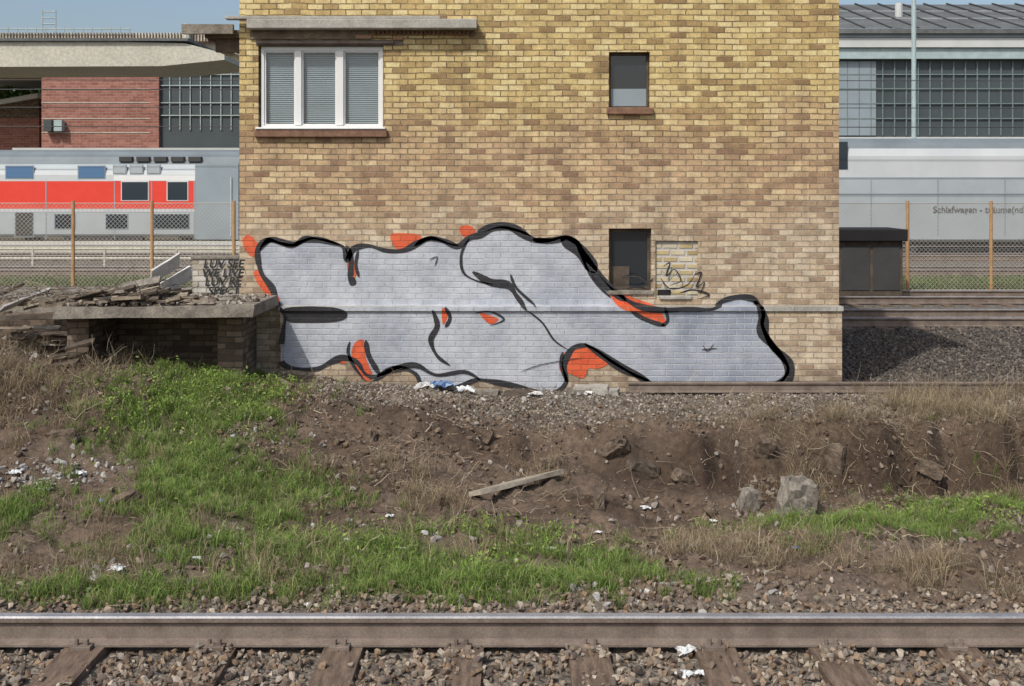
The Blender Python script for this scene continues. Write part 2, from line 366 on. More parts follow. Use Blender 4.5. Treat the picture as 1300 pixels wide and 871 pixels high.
stones('terrace_gravel',x,y,.01+.045*rng.random(len(x))**1.8,[(.20,.17,.14),(.27,.24,.20),(.15,.12,.10),(.24,.20,.155),(.33,.30,.26),(.13,.105,.085)],.15)
n=24000; x=rng.uniform(4.2,12.5,n); y=rng.uniform(14.5,25,n); kp=x<y*.52; x=x[kp];y=y[kp]
stones('siding_ballast',x,y,rng.uniform(.03,.08,len(x)),[(.09,.08,.07),(.13,.115,.10),(.17,.15,.125),(.07,.06,.055)],.2)
n=40000; x=rng.uniform(-6.6,6.6,n); y=rng.uniform(7.5,13.6,n); cl=fbm(x*1.5,y*1.5,3,77); kp=(rng.random(n)<np.clip(.45+2.5*cl,.06,1))&(np.abs(x)<y*.5+.3); x=x[kp];y=y[kp]
s=.012+.085*rng.random(len(x))**3.5
stones('soil_clods_and_rubble',x,y,s,[(.12,.086,.06),(.16,.12,.085),(.085,.06,.045),(.20,.16,.12),(.14,.105,.078),(.15,.105,.07),(.25,.22,.19)],.2)
P=[]
for (u,v,n,r) in [(40,608,240,.35),(110,600,120,.3),(330,560,60,.4),(300,690,50,.4),(640,500,120,.5),(1000,640,60,.4),(830,760,120,.5),(150,730,60,.3),(720,500,80,.3),(480,690,60,.5)]:
    a,b,_=site(u,v); P.append(np.stack([rng.normal(a,r,n),rng.normal(b,r*.6,n)],1))
P=np.concatenate(P); P=P[P[:,1]<14.2]; stones('broken_concrete_rubble',P[:,0],P[:,1],.015+.08*rng.random(len(P))**3.5,[(.34,.34,.325),(.27,.265,.26),(.40,.385,.35),(.22,.19,.16)],.2)
def blades(name,bx,by,hgt,wid,lean,cols,zb=None):
    n=len(bx); z=height(bx,by)-.008; az=rng.uniform(0,2*np.pi,n); fa=rng.uniform(0,np.pi,n)
    d=np.stack([np.cos(az),np.sin(az),0*az],1); w=np.stack([np.cos(fa),np.sin(fa),0*fa],1)*wid[:,None]*.5
    B=np.stack([bx,by,z],1); up=np.array([0,0,1.])
    m=B+up*(hgt*.6)[:,None]+d*(lean*hgt*.28)[:,None]; tp=B+up*(hgt*(1-.35*lean))[:,None]+d*(lean*hgt*.9)[:,None]
    V=np.stack([B-w,B+w,m+w*.8,m-w*.8,tp],1).reshape(-1,3); o=(np.arange(n)*5)[:,None]
    Fa=np.concatenate([o+np.array([[0,1,2]]),o+np.array([[0,2,3]]),o+np.array([[3,2,4]])],0)
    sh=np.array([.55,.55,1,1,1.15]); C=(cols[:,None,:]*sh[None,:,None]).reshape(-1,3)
    return mesh_np(name,V,Fa,C,M['leaf'])
def clumps(L,per,nb,sig,gate=0.0,seed=91):
    xs=[];ys=[];cid=[]
    for a,b,ra,rb,d in L:
        n=max(3,int(per*ra*rb*d)); cx=rng.normal(a,ra*.66,n);cy=rng.normal(b,rb*.66,n)
        g_=fbm(cx*2.2,cy*2.2,3,seed)
        k=(cy>7.45)&(cy<14.15)&(g_>gate-.08*rng.random(n)); cx=cx[k];cy=cy[k]
        for X0,Y0 in zip(cx,cy):
            m=rng.integers(nb//4,nb); sg=sig*rng.uniform(.4,1.6)
            xs.append(rng.normal(X0,sg,m));ys.append(rng.normal(Y0,sg,m)); cid.append(np.full(m,rng.random()))
    return np.concatenate(xs),np.concatenate(ys),np.concatenate(cid)
x,y,cd=clumps(GW,1250,46,.032,-.06); n=len(x); print('green blades',n)
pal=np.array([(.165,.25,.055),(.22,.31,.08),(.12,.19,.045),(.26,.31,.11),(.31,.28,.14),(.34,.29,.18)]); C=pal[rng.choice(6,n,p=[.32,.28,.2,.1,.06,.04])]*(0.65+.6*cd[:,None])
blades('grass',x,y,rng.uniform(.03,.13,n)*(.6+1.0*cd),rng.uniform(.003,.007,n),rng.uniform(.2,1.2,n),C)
x,y,cd=clumps(DW,380,44,.045,-.02,95); n=len(x); print('dry',n)
pal=np.array([(.34,.275,.17),(.43,.36,.24),(.25,.19,.12),(.30,.225,.14)]); C=pal[rng.choice(4,n)]*(0.65+.6*cd[:,None])
blades('dry_grass',x,y,rng.uniform(.05,.22,n)*(.6+1.2*cd),rng.uniform(.0018,.0048,n),rng.uniform(.3,1.5,n),C)
L2=W([(240,515,85,20,1),(285,478,18,14,1),(335,515,36,14,.8),(420,690,120,25,.35),(640,700,120,25,.35),(1100,655,90,18,.5),(180,530,36,14,.8),(1240,650,60,16,.5),(660,735,100,16,.35)])
x,y,cd=clumps(L2,520,26,.05,-.08,97); n=len(x); z=height(x,y)+rng.uniform(.0,.14,n)*(.3+cd); ls=rng.uniform(.008,.024,n)
R=rotm(n); q=np.array([(-1,0,0),(0,-.45,.1),(1,0,0),(0,.45,.1)]); V=(np.einsum('nij,pj->npi',R,q)*ls[:,None,None]+np.stack([x,y,z],1)[:,None]).reshape(-1,3)
Fa=(np.arange(n)*4)[:,None]+np.arange(4)[None]; pal=np.array([(.17,.27,.05),(.24,.35,.07),(.12,.20,.035),(.28,.33,.10)]); C=np.repeat(pal[rng.choice(4,n)]*(.65+.6*cd[:,None]),4,0)
mesh_np('weeds',V,Fa,C,M['leaf'])
n=9000; x=rng.uniform(-6.4,6.4,n); y=rng.uniform(7.6,13.9,n); k=fbm(x*2,y*2,3,41)>-.03; x=x[k];y=y[k];n=len(x); R=rotm(n); V=(np.einsum('nij,pj->npi',R,q)*rng.uniform(.008,.022,n)[:,None,None]*np.array([1,1,.35])+np.stack([x,y,height(x,y)+.008],1)[:,None]).reshape(-1,3)
pal=np.array([(.28,.22,.15),(.18,.13,.085),(.36,.31,.24),(.09,.065,.05)]); mesh_np('dead_leaf_litter',V,(np.arange(n)*4)[:,None]+np.arange(4)[None],np.repeat(pal[rng.choice(4,n)],4,0),M['leaf'])
def sticks(name,B,D,L,r,cols,wob=.12,seg=4):
    n=len(B); up=np.array([0,0,1.]); D=D/np.linalg.norm(D,axis=1)[:,None]; s=np.cross(D,up+.01); s/=np.linalg.norm(s,axis=1)[:,None]; t_=np.cross(s,D)
    V=[];off=np.zeros((n,3))
    for k in range(seg+1):
        f=k/seg; ctr=B+D*(L*f)[:,None]+off; off=off+rng.normal(size=(n,3))*(L*wob/seg)[:,None]; rr=r*(1-.75*f)
        V.append(np.stack([ctr+(s*math.cos(a)+t_*math.sin(a))*rr[:,None] for a in (0,2.094,4.189)],1))
    V=np.stack(V,1).reshape(-1,3); o=(np.arange(n)*(seg+1)*3)[:,None]; Fs=[]
    for k in range(seg):
        for i in range(3):
            j=(i+1)%3; Fs.append(o+np.array([[k*3+i,k*3+j,(k+1)*3+j,(k+1)*3+i]]))
    return mesh_np(name,V,np.concatenate(Fs,0),np.repeat(cols,(seg+1)*3,0),M['stick'])
def brush(name,spots,up=.5,rmax=.005,down=False,wob=.35):
    Bs=[];Ls=[]
    for u,v,ru,rv,n,L in spots:
        a,b,c=site(u,v); Bs.append(np.stack([rng.normal(a,ru*b/F*.6,n),np.clip(rng.normal(b,rv*b*b/(F*2.8)*.6,n),7.5,14.2)],1)); Ls.append(np.full(n,L)*rng.uniform(.4,1.3,n))
    B=np.concatenate(Bs);L=np.concatenate(Ls);n=len(B); z=height(B[:,0],B[:,1])+.005; B=np.column_stack([B,z])
    D=rng.normal(size=(n,3)); D[:,2]=np.abs(D[:,2])*up+.03
    if down: D[:,2]=-np.abs(D[:,2])*.8; D[:,1]=-np.abs(D[:,1])-.6
    pal=np.array([(.29,.235,.165),(.15,.115,.08),(.36,.305,.22),(.085,.065,.05)]); return sticks(name,B,D,L,rng.uniform(.0012,rmax,n),pal[rng.choice(4,n)],wob)
brush('dead_brush',[(60,470,110,35,560,.35),(1230,495,110,26,560,.38),(1150,535,150,16,260,.28),(540,620,50,30,110,.3),(930,600,120,50,110,.3),(1000,700,120,40,160,.2),(180,480,90,30,180,.3),(690,600,50,30,80,.25),(350,560,80,40,90,.25),(1290,590,40,40,160,.35)],.9)
brush('hanging_roots',[(1150,535,170,12,460,.24),(950,540,80,12,120,.18),(60,490,80,16,280,.26)],.5,.004,True)
brush('fallen_twigs',[(650,620,420,120,900,.22),(250,600,200,100,350,.25),(1100,680,200,70,250,.2),(600,500,180,20,160,.3)],.12,.006)
brush('tall_dead_stems',[(545,610,12,12,7,.6),(690,590,10,10,5,.45),(1225,510,50,20,24,.5),(310,700,60,30,12,.4),(1150,720,60,20,12,.35)],6,.004,False,.1)
# ---------------------------------------------------------------- rails and sleepers
def rail(name,y,x0,x1,zb=0,sc_=1,dz=0):
    pr=[(-.07,0),(.07,0),(.07,.012),(.012,.03),(.009,.115),(.034,.132),(.036,.158),(.028,.168),(-.028,.168),(-.036,.158),(-.034,.132),(-.009,.115),(-.012,.03),(-.07,.012)]
    n=len(pr); V=[];Fs=[]
    for xx in (x0,x1):
        for a,b in pr: V.append((xx,y+a*sc_,zb+b*sc_))
    for i in range(n): Fs.append((i,(i+1)%n,n+(i+1)%n,n+i))
    Fs.append(tuple(range(n))[::-1]); Fs.append(tuple(range(n,2*n)))
    o=mesh(name,V,Fs,M['rust']); o.data.materials.append(M['railtop'])
    for i in (6,7,8): o.data.polygons[i].material_index=1
    return o
trk=empty('railway_track'); ch=[rail('far_rail',6.84,-30,30),rail('near_rail',5.33,-30,30)]
for k in range(-14,15):
    xc=k*SLP-.3+random.uniform(-.03,.03)
    s=beam('sleeper_%d'%(k+15),(xc,4.85,-.075),(xc+random.uniform(-.03,.03),7.28,-.072),.24,.14,M['sleeper'],0,.006); ch.append(s)
    for yy in (6.84,5.33):
        for sg in (-1,1):
            ch.append(box('baseplate_clip',xc-.06,xc+.06,yy+sg*.095-.035,yy+sg*.095+.035,-.004,.024,M['rust'],.004))
            for dx in (-.03,.03): ch.append(cyl('bolt',(xc+dx,yy+sg*.095,.02),(xc+dx,yy+sg*.095,.06),.013,M['rust'],6))
parent(trk,ch)
rl=rail('discarded_rail',14.18,1.45,9.5,.17,.75); rl.data.materials[1]=M['rust']
for nm,ya in (('siding_track',22.0),('siding_track',26.2),('siding_track',34.5),('siding_track',41.5)):
    e=empty(nm); c=[rail('rail_a',ya,-60,60,.02),rail('rail_b',ya+1.5,-60,60,.02)]
    sl=[box('s',xx-.12,xx+.12,ya-.5,ya+2,-.08,.025,M['sleeper']) for xx in np.arange(-30,30,.7)]
    c.append(join('sleepers',sl)); parent(e,c)
# ---------------------------------------------------------------- brick building
BX0,BX1=wx(304),wx(1065); ZT=6.6
ops=[(wx(328),wx(487),wz(165),wz(58)),(wx(773),wx(825),wz(137),wz(66)),(wx(773),wx(827),wz(369),wz(290)),(wx(832),wx(886),wz(380),wz(306)),(-20,-20,0,0)]
def facade(name,x0,x1,z0,z1,y,ops,depth,mat):
    xs=sorted({x0,x1}|{o[0] for o in ops if o[0]>x0}|{o[1] for o in ops if o[0]>x0}); zs=sorted({z0,z1}|{o[2] for o in ops if o[0]>x0}|{o[3] for o in ops if o[0]>x0})
    V=[];Fs=[]
    def q(*p):
        b=len(V); V.extend(p); Fs.append(tuple(range(b,b+4)))
    for i in range(len(xs)-1):
        for j in range(len(zs)-1):
            cx=(xs[i]+xs[i+1])/2;cz=(zs[j]+zs[j+1])/2
            if any(o[0]<cx<o[1] and o[2]<cz<o[3] for o in ops): continue
            q((xs[i],y,zs[j]),(xs[i+1],y,zs[j]),(xs[i+1],y,zs[j+1]),(xs[i],y,zs[j+1]))
    for a,b,c,d in ops:
        if a<x0: continue
        q((a,y,c),(a,y+depth,c),(a,y+depth,d),(a,y,d)); q((b,y,c),(b,y,d),(b,y+depth,d),(b,y+depth,c))
        q((a,y,c),(b,y,c),(b,y+depth,c),(a,y+depth,c)); q((a,y,d),(a,y+depth,d),(b,y+depth,d),(b,y,d))
    return mesh(name,V,Fs,mat)
bld=empty('brick_signal_building'); P=[]
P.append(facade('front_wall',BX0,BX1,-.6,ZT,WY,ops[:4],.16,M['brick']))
P.append(mesh('side_and_back_walls',[(BX0,WY,-.6),(BX0,22,-.6),(BX1,22,-.6),(BX1,WY,-.6),(BX0,WY,ZT),(BX0,22,ZT),(BX1,22,ZT),(BX1,WY,ZT)],[(0,4,5,1),(1,5,6,2),(2,6,7,3)],M['brick']))
P.append(box('flat_roof',BX0-.35,BX1+.35,WY-.4,22.3,ZT,ZT+.22,M['conc']))
PX0=wx(358)
P.append(facade('plinth',PX0,BX1+.003,-.6,1.165,14.32,[],.1,M['brick']))
P.append(mesh('plinth_ends',[(PX0,14.32,-.6),(PX0,WY,-.6),(PX0,WY,1.165),(PX0,14.32,1.165),(BX1+.003,14.32,-.6),(BX1+.003,WY+.05,-.6),(BX1+.003,WY+.05,1.165),(BX1+.003,14.32,1.165)],[(0,3,2,1),(4,5,6,7)],M['brick']))
cap=[]; xx=PX0-.02
while xx<BX1:
    w=min(random.uniform(.45,.6),BX1+.02-xx); cap.append(box('c',xx,xx+w-.006,14.288+random.uniform(0,.006),WY+.01,1.166,1.222,M['conc'])); xx+=w
P.append(join('plinth_coping',cap))
a,b,c,d=ops[0]; fy=WY+.05
fr=[]
def F_(n,x0,x1,z0,z1,y0=fy,y1=fy+.07,m='white'): 
    o=box(n,x0,x1,y0,y1,z0,z1,M[m],.006); fr.append(o)
F_('frame_top',a+.02,b-.01,d-.06,d-.005); F_('frame_bottom',a+.02,b-.01,c+.005,c+.06)
F_('jamb_l',a+.021,a+.065,c+.06,d-.06); F_('jamb_r',b-.055,b-.011,c+.06,d-.06)
m1,m2=wx(378),wx(431)
F_('mullion_a',m1-.04,m1+.04,c+.06,d-.06,fy-.01); F_('mullion_b',m2-.045,m2+.045,c+.06,d-.06,fy-.01)
for (p,q_) in ((a+.065,m1-.04),(m1+.04,m2-.045),(m2+.045,b-.055)):
    for k,(x0,x1,z0,z1) in enumerate(((p,p+.02,c+.06,d-.06),(q_-.02,q_,c+.06,d-.06),(p+.02,q_-.02,c+.06,c+.08),(p+.02,q_-.02,d-.08,d-.06))): F_('sash',x0,x1,z0,z1,fy+.015,fy+.06)
    sl=[mesh('s',[(p+.015,fy+.075,z),(q_-.015,fy+.075,z),(q_-.015,fy+.092,z+.02),(p+.015,fy+.092,z+.02)],[(0,1,2,3)],M['blind']) for z in np.arange(c+.07,d-.07,.0245)]
    fr.append(join('blind_slats',sl))
tg=NT('clear_glazing'); tr=tg.n('ShaderNodeBsdfTransparent'); gl=tg.n('ShaderNodeBsdfGlossy'); gl.inputs[1].default_value=.04; mx=tg.n('ShaderNodeMixShader'); mx.inputs[0].default_value=.08
tg.l(tr.outputs[0],mx.inputs[1]); tg.l(gl.outputs[0],mx.inputs[2]); tg.l(mx.outputs[0],tg.out.inputs[0])
fr.append(mesh('glass',[(a+.05,fy+.04,c+.05),(b-.05,fy+.04,c+.05),(b-.05,fy+.04,d-.05),(a+.05,fy+.04,d-.05)],[(0,1,2,3)],tg.m))
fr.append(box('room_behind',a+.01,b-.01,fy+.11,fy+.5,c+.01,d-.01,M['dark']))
fr.append(box('window_sill',a-.04,b+.05,WY-.07,fy,c-.095,c+.004,M['sill'],.012))
fr.append(box('sill_lip',a-.02,b+.03,WY-.085,fy,c+.005,c+.03,M['white'],.006))
fr.append(box('steel_lintel',a-.03,wx(512),WY-.012,WY+.05,d,d+.07,M['rust'],.004))
fr.append(box('shutter_box',a-.02,wx(500),WY-.05,WY-.013,d+.02,d+.055,M['rust'],.004))
a,b,c,d=ops[1]
for (x0,x1,z0,z1) in ((a+.005,a+.035,c,d-.005),(b-.035,b-.005,c,d-.005),(a+.035,b-.035,d-.035,d-.005),(a+.035,b-.035,c+.003,c+.03)): F_('small_frame',x0,x1,z0,z1,WY+.09,WY+.14,'woodd')
fr.append(box('small_glass',a+.03,b-.03,WY+.12,WY+.13,c+.025,d-.03,M['glass']))
fr.append(box('net_curtain',a+.035,b-.035,WY+.105,WY+.117,c+.03,c+.25,M['trgrey']))
fr.append(box('small_sill',a-.03,b+.04,WY-.06,WY+.09,c-.085,c+.002,M['sill'],.01))
a,b,c,d=ops[2]
for (x0,x1,z0,z1) in ((a+.003,a+.04,c,d-.005),(b-.04,b-.003,c,d-.005),(a+.04,b-.04,d-.045,d-.005),(a+.04,b-.04,c+.003,c+.04)): F_('cellar_frame',x0,x1,z0,z1,WY+.1,WY+.14,'woodd')
fr.append(box('cellar_glass',a+.03,b-.03,WY+.13,WY+.14,c+.03,d-.04,M['glass']))
fr.append(box('cellar_board',a+.04,a+.27,WY+.11,WY+.128,c+.04,c+.30,M['woodd']))
fr.append(box('cellar_sill',a-.02,b+.03,WY-.03,WY+.1,c-.05,c+.002,M['concd'],.008))
a,b,c,d=ops[3]; fr.append(box('bricked_up_opening',a,b,WY+.035,WY+.1,c,d,M['infill']))
fr.append(box('infill_stone',a+.05,b-.08,WY-.03,WY+.034,c-.0,c+.045,M['conc'],.01)); fr.append(box('infill_gap_shade',a+.03,a+.2,WY+.03,WY+.0345,c+.05,c+.12,M['dark']))  # thin black sheet paints the shade of a gap in the infill
fr.append(box('concrete_canopy_beam',wx(318),wx(606),WY-.22,WY+.0,wz(39),wz(27),M['conc'],.012))
fr.append(box('canopy_upstand',wx(290),wx(560),WY-.19,WY-.05,wz(26.8),wz(23),M['conc'],.006))
fr.append(box('fascia_board',wx(318),wx(470),WY-.03,WY-.003,wz(50),wz(39.3),M['wood']))
for i in range(24): 
    x0=wx(474)+i*.054; fr.append(box('corbel_brick',x0,x0+.036,WY-.04,WY-.001,wz(45),wz(39.3),M['sill']))
for i,(u,v,w,h) in enumerate([(452,47,.2,.05),(500,49,.12,.04)]): fr.append(box('exposed_red_tile',wx(u),wx(u)+w,WY-.045,WY-.031 if u<470 else WY-.002,wz(v+h*50),wz(v-h*40),M['tile']))
parent(bld,P+fr)
pr=empty('lean_to_roof'); parent(pr,[box('roof_slab',wx(262,15.5),wx(322,15.5),15.4,19,wz(48,15.4),wz(38,15.4),M['woodd'],.01),box('fascia',wx(236,15.5),wx(300,15.5),15.3,15.39,wz(44,15.4),wz(32,15.4),M['concd']),
  beam('bracket',(wx(300,15.5),15.6,wz(50,15.5)),(wx(262,15.5),15.6,wz(49,15.5)),.1,.06,M['woodd']),box('end_board',wx(276,15.6),wx(322,15.6),15.5,15.6,wz(66,15.5),wz(48.5,15.5),M['woodd']),
  beam('strut',(wx(277,15.6),15.7,wz(62,15.6)),(wx(320,15.6),15.7,wz(82,15.6)),.05,.08,M['beige'])])
# ---------------------------------------------------------------- graffiti
def cr(pts,closed=True,sub=6):
    P=[Vector(p) for p in pts]; n=len(P); out=[]
    rngk=range(n) if closed else range(n-1)
    for i in rngk:
        if closed: a,b,c,d=P[(i-1)%n],P[i],P[(i+1)%n],P[(i+2)%n]
        else: a,b,c,d=P[max(i-1,0)],P[i],P[i+1],P[min(i+2,n-1)]
        for k in range(sub):
            t=k/sub; out.append(.5*((2*b)+(-a+c)*t+(2*a-5*b+4*c-d)*t*t+(-a+3*b-3*c+d)*t**3))
    if not closed: out.append(P[-1])
    return out
def ywall(z,x):
    if x<PX0-.02: return WY
    if z>=1.242: return WY
    if z>=1.226: return WY-(1.242-z)/.016*.155
    if z>=1.170: return 14.285
    if z>=1.160: return 14.285+(1.170-z)/.010*.035
    return 14.32
def sheet(name,polys,mat,off):
    bm=bmesh.new()
    for V,Fs in polys:
        vs=[bm.verts.new((p[0],0,p[1])) for p in V]
        for f in Fs:
            try: bm.faces.new([vs[i] for i in f])
            except Exception: pass
    for z in (1.242,1.226,1.170,1.160):
        bmesh.ops.bisect_plane(bm,geom=bm.verts[:]+bm.edges[:]+bm.faces[:],plane_co=(0,0,z),plane_no=(0,0,1),dist=1e-5)
    bmesh.ops.bisect_plane(bm,geom=bm.verts[:]+bm.edges[:]+bm.faces[:],plane_co=(PX0-.02,0,0),plane_no=(1,0,0),dist=1e-5)
    for f in bm.faces:
        f.normal_update()
        if f.normal.y>0: f.normal_flip()
    for v in bm.verts: v.co.y=ywall(v.co.z,v.co.x)-off
    me=bpy.data.meshes.new(name); bm.to_mesh(me); bm.free(); me.materials.append(mat); return link(bpy.data.objects.new(name,me))
def fill(pts,sub=6):
    c=cr([(wx(u),wz(v)) for u,v in pts],True,sub); tri=tessellate_polygon([[Vector((p.x,p.y,0)) for p in c]])
    return ([(p.x,p.y) for p in c],tri)
def stroke(pts,w,closed=False,taper=True,sub=7):
    c=cr([(wx(u),wz(v)) for u,v in pts],closed,sub); n=len(c); V=[];Fs=[]
    for i,p in enumerate(c):
        a=c[(i-1)%n] if closed or i>0 else c[0]; b=c[(i+1)%n] if closed or i<n-1 else c[-1]
        t=(b-a); t=t.normalized() if t.length>0 else Vector((1,0)); nn=Vector((-t.y,t.x)); f=i/(n-1)
        ww=w*(1+.28*math.sin(i*.21)+.15*math.sin(i*.53+1))
        if taper and not closed: ww*=min(1,.25+4*min(f,1-f))
        V+= [tuple(p+nn*ww/2),tuple(p-nn*ww/2)]
    m=n if closed else n-1
    for i in range(m):
        j=(i+1)%n; Fs.append((2*i,2*j,2*j+1,2*i+1))
    return (V,Fs)
OUT=[(329,335),(328,316),(340,305),(356,309),(372,312),(386,304),(402,305),(420,308),(436,314),(441,330),(449,316),(468,312),(490,318),(512,318),(530,309),(545,303),(560,306),(580,313),(596,302),(612,298),(628,291),(645,290),(660,296),(680,305),(700,304),(716,301),(732,308),(740,322),(757,342),(780,368),(805,386),(835,392),(870,391),(900,391),(920,381),(940,377),(958,381),(966,396),(965,412),(976,435),(990,452),(996,470),(985,484),(955,490),(915,492),(880,495),(845,494),(826,486),(806,473),(780,458),(752,440),(738,437),(725,442),(716,460),(718,482),(706,494),(680,496),(655,488),(625,482),(605,480),(585,488),(560,495),(538,490),(530,474),(515,466),(495,468),(480,477),(466,473),(455,458),(440,452),(425,456),(405,466),(380,466),(362,460),(359,445),(362,420),(364,398),(352,384),(346,366),(334,350)]
g=[]
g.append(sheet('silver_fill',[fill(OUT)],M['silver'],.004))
org=[[(308,304),(316,298),(325,306),(331,318),(322,326),(312,318)],[(322,346),(332,344),(344,360),(356,382),(346,380),(330,364)],[(496,298),(512,296),(534,299),(528,312),(512,319),(500,312)],[(583,289),(594,286),(603,292),(598,303),(588,300)],[(443,326),(452,334),(453,348),(447,356),(441,342)],[(562,391),(570,392),(568,404),(563,410)],[(609,396),(622,399),(633,404),(622,410)],[(774,370),(792,374),(812,381),(834,390),(844,411),(826,404),(800,395),(782,386)],[(712,450),(728,440),(742,434),(758,446),(773,458),(758,466),(746,466),(740,478),(722,472),(710,468)],[(452,434),(463,430),(466,452),(476,478),(464,480),(452,466),(448,448)],[(424,454),(434,452),(440,460)]]
g.append(sheet('orange_accents',[fill(o) for o in org],M['orange'],.007))
st=[stroke(OUT,.062,True)]
st+= [stroke([(440,312),(446,330),(444,358)],.06),stroke([(455,318),(452,336),(456,352)],.035),
 stroke([(596,302),(586,322),(588,345),(604,356),(626,361)],.03),stroke([(600,345),(622,358),(645,362),(656,376),(668,392)],.085),stroke([(648,348),(656,366),(680,388)],.03),
 stroke([(732,308),(750,350),(775,378)],.03),stroke([(712,301),(738,320),(756,346)],.14),stroke([(750,344),(772,366),(795,382)],.07),
 stroke([(842,388),(846,405),(838,412)],.035),stroke([(800,394),(820,405),(843,412)],.045),
 stroke([(668,392),(688,408),(703,430),(722,443)],.02),
 stroke([(550,392),(556,412),(548,430),(556,450),(572,462)],.06),stroke([(566,388),(572,402),(566,414)],.04),stroke([(480,476),(505,465),(530,462),(555,474),(590,470),(610,480)],.06),
 stroke([(446,432),(444,446),(452,464),(466,482)],.035),stroke([(466,430),(470,450),(484,474)],.055),stroke([(360,392),(400,390),(440,393)],.05),
 stroke([(958,382),(966,402),(966,422),(982,442),(1000,462),(992,484),(960,491)],.12),stroke([(835,494),(880,496),(930,494),(970,490)],.08),
 stroke([(741,434),(766,452),(790,468),(818,480),(830,490)],.06),stroke([(714,445),(712,462),(720,484)],.04),stroke([(606,294),(632,286),(656,290),(674,300)],.07),stroke([(330,318),(344,304),(372,310),(400,302),(432,311)],.06),
 stroke([(604,396),(622,394),(640,404),(622,412)],.02),stroke([(526,312),(548,302),(582,312)],.045),stroke([(676,304),(700,306),(720,301)],.06)]
g.append(sheet('black_outlines',st,M['black'],.010))
blk=[[(364,394),(400,391),(438,393),(441,402),(425,407),(390,408),(368,406)],[(443,354),(450,352),(452,360),(445,362)]]
g.append(sheet('black_counters',[fill(o) for o in blk[:2]],M['black'],.013))
tg_=[stroke([(842,338),(850,334),(846,350),(856,342),(864,356),(850,362)],.018),stroke([(880,350),(890,346),(884,364),(894,358),(888,374)],.018),stroke([(862,372),(880,368),(900,374),(884,380)],.018),stroke([(838,352),(850,366),(872,362),(884,344)],.014),
 stroke([(545,330),(555,326),(552,338)],.01),stroke([(888,442),(908,440)],.01),stroke([(660,470),(690,460),(740,452)],.008),stroke([(890,436),(896,444),(904,434)],.008),
 stroke([(790,352),(806,350),(822,358),(830,352)],.025),stroke([(795,362),(812,364),(826,360)],.02)]
g.append(sheet('small_black_tags',tg_,M['black'],.016))
parent(empty('graffiti_mural'),g)
# ---------------------------------------------------------------- platform + debris left
lp=empty('loading_platform'); q=[]
q.append(beam('slab',(-5.25,13.7,1.28),(-2.96,13.7,1.30),1.35,.135,M['concd'],0,.014))
q.append(box('rear_brick_wall',-5.2,BX0-.005,14.36,14.6,-.2,1.2,M['darkbrick']))
q.append(box('brick_pier',-3.52,-3.22,13.6,14.34,0,1.22,M['darkbrick'])); q.append(box('brick_pier',-5.2,-4.95,13.3,14.3,0,1.21,M['darkbrick']))
q.append(box('slab_rear',-8.5,-3.55,14.62,16.2,1.0,1.3,M['concd'])); q.append(box('retaining_wall',-8.5,-5.25,14.1,14.6,0,1.12,M['darkbrick']))
parent(lp,q)
M['wwall']=brickmat('whitewashed_brick','x',([(0,(.30,.26,.20)),(.5,(.44,.41,.35)),(1,(.52,.50,.45))],(.30,.27,.22)))
lw=empty('low_brick_wall'); q=[box('wall_body',wx(244),BX0-.004,WY+.02,WY+.24,1.2,wz(329),M['wwall']),box('wall_coping',wx(242),BX0-.004,WY+.0,WY+.26,wz(329)+.001,wz(325),M['concd'],.006)]
for i,(s_,u0) in enumerate([('LUV SEE',258),('WE LIVE',256),('LUV RE',260),('SPECT',264)]):
    cu=bpy.data.curves.new('t','FONT'); cu.body=s_; cu.size=.145; cu.shear=.2; cu.offset=.004; cu.space_character=1.0; to=link(bpy.data.objects.new('tag_text',cu)); to.rotation_euler=(math.pi/2,random.uniform(-.05,.03),0); to.location=(wx(u0),WY-.003,wz(340+11.5*i)); cu.materials.append(M['black']); q.append(to)
parent(lw,q)
pile=empty('timber_debris_pile'); q=[]
def PL(u0,v0,d0,u1,v1,d1,w,h,m,roll=0): q.append(beam('plank',(wx(u0,d0),d0,wz(v0,d0)),(wx(u1,d1),d1,wz(v1,d1)),w,h,M[m],roll,.006))
PL(0,393,13.4,60,370,13.9,.22,.02,'board',.5); PL(30,392,13.5,100,374,13.8,.16,.02,'woodp',.3); PL(105,384,13.3,205,366,13.8,.08,.03,'wood'); PL(120,381,13.2,200,372,13.4,.12,.03,'woodp',.2)
PL(150,385,13.2,235,366,13.8,.07,.05,'woodd'); PL(192,352,14.2,228,330,14.5,.26,.02,'board',.9); PL(205,368,13.9,242,346,14.2,.22,.02,'board',1.1); PL(60,388,13.3,140,382,13.2,.12,.03,'wood')
PL(0,404,13.2,90,399,13.2,.14,.05,'woodd'); PL(0,384,13.8,60,386,13.5,.06,.06,'wood'); PL(0,374,14,30,360,14.2,.1,.03,'woodd')
for k in range(75):
    u=random.uniform(-10,240)+abs(random.gauss(0,20)); d=random.uniform(13.1,13.9); zb=1.37+abs(random.gauss(0,.06 if u<235 else .01)) if u>90 else H(wx(u,d),d)+random.uniform(.02,.25)
    L=random.uniform(.12,.6) if u<200 else random.uniform(.1,.3); a=random.gauss(0,.6); x0=wx(u,d); q.append(beam('plank',(x0,d,zb),(x0+L*math.cos(a),d+L*.4*math.sin(a),zb+random.uniform(-.05,.3)*L*(1 if u<220 else .1)),random.uniform(.03,.12),random.uniform(.012,.04),M[random.choice(['wood','woodp','woodd','woodd','wood','concd'])],random.uniform(-.8,.8),.006))
x=rng.uniform(-6.5,-3.0,1400); y=rng.uniform(13.1,14.25,1400); zz=np.where(x>-5.25,1.355,height(x,y))
rb=stones('platform_rubble',x,y,.02+.09*rng.random(1400)**3,[(.17,.14,.11),(.25,.22,.18),(.10,.08,.065),(.34,.32,.29)],.2,zz); q.append(rb)
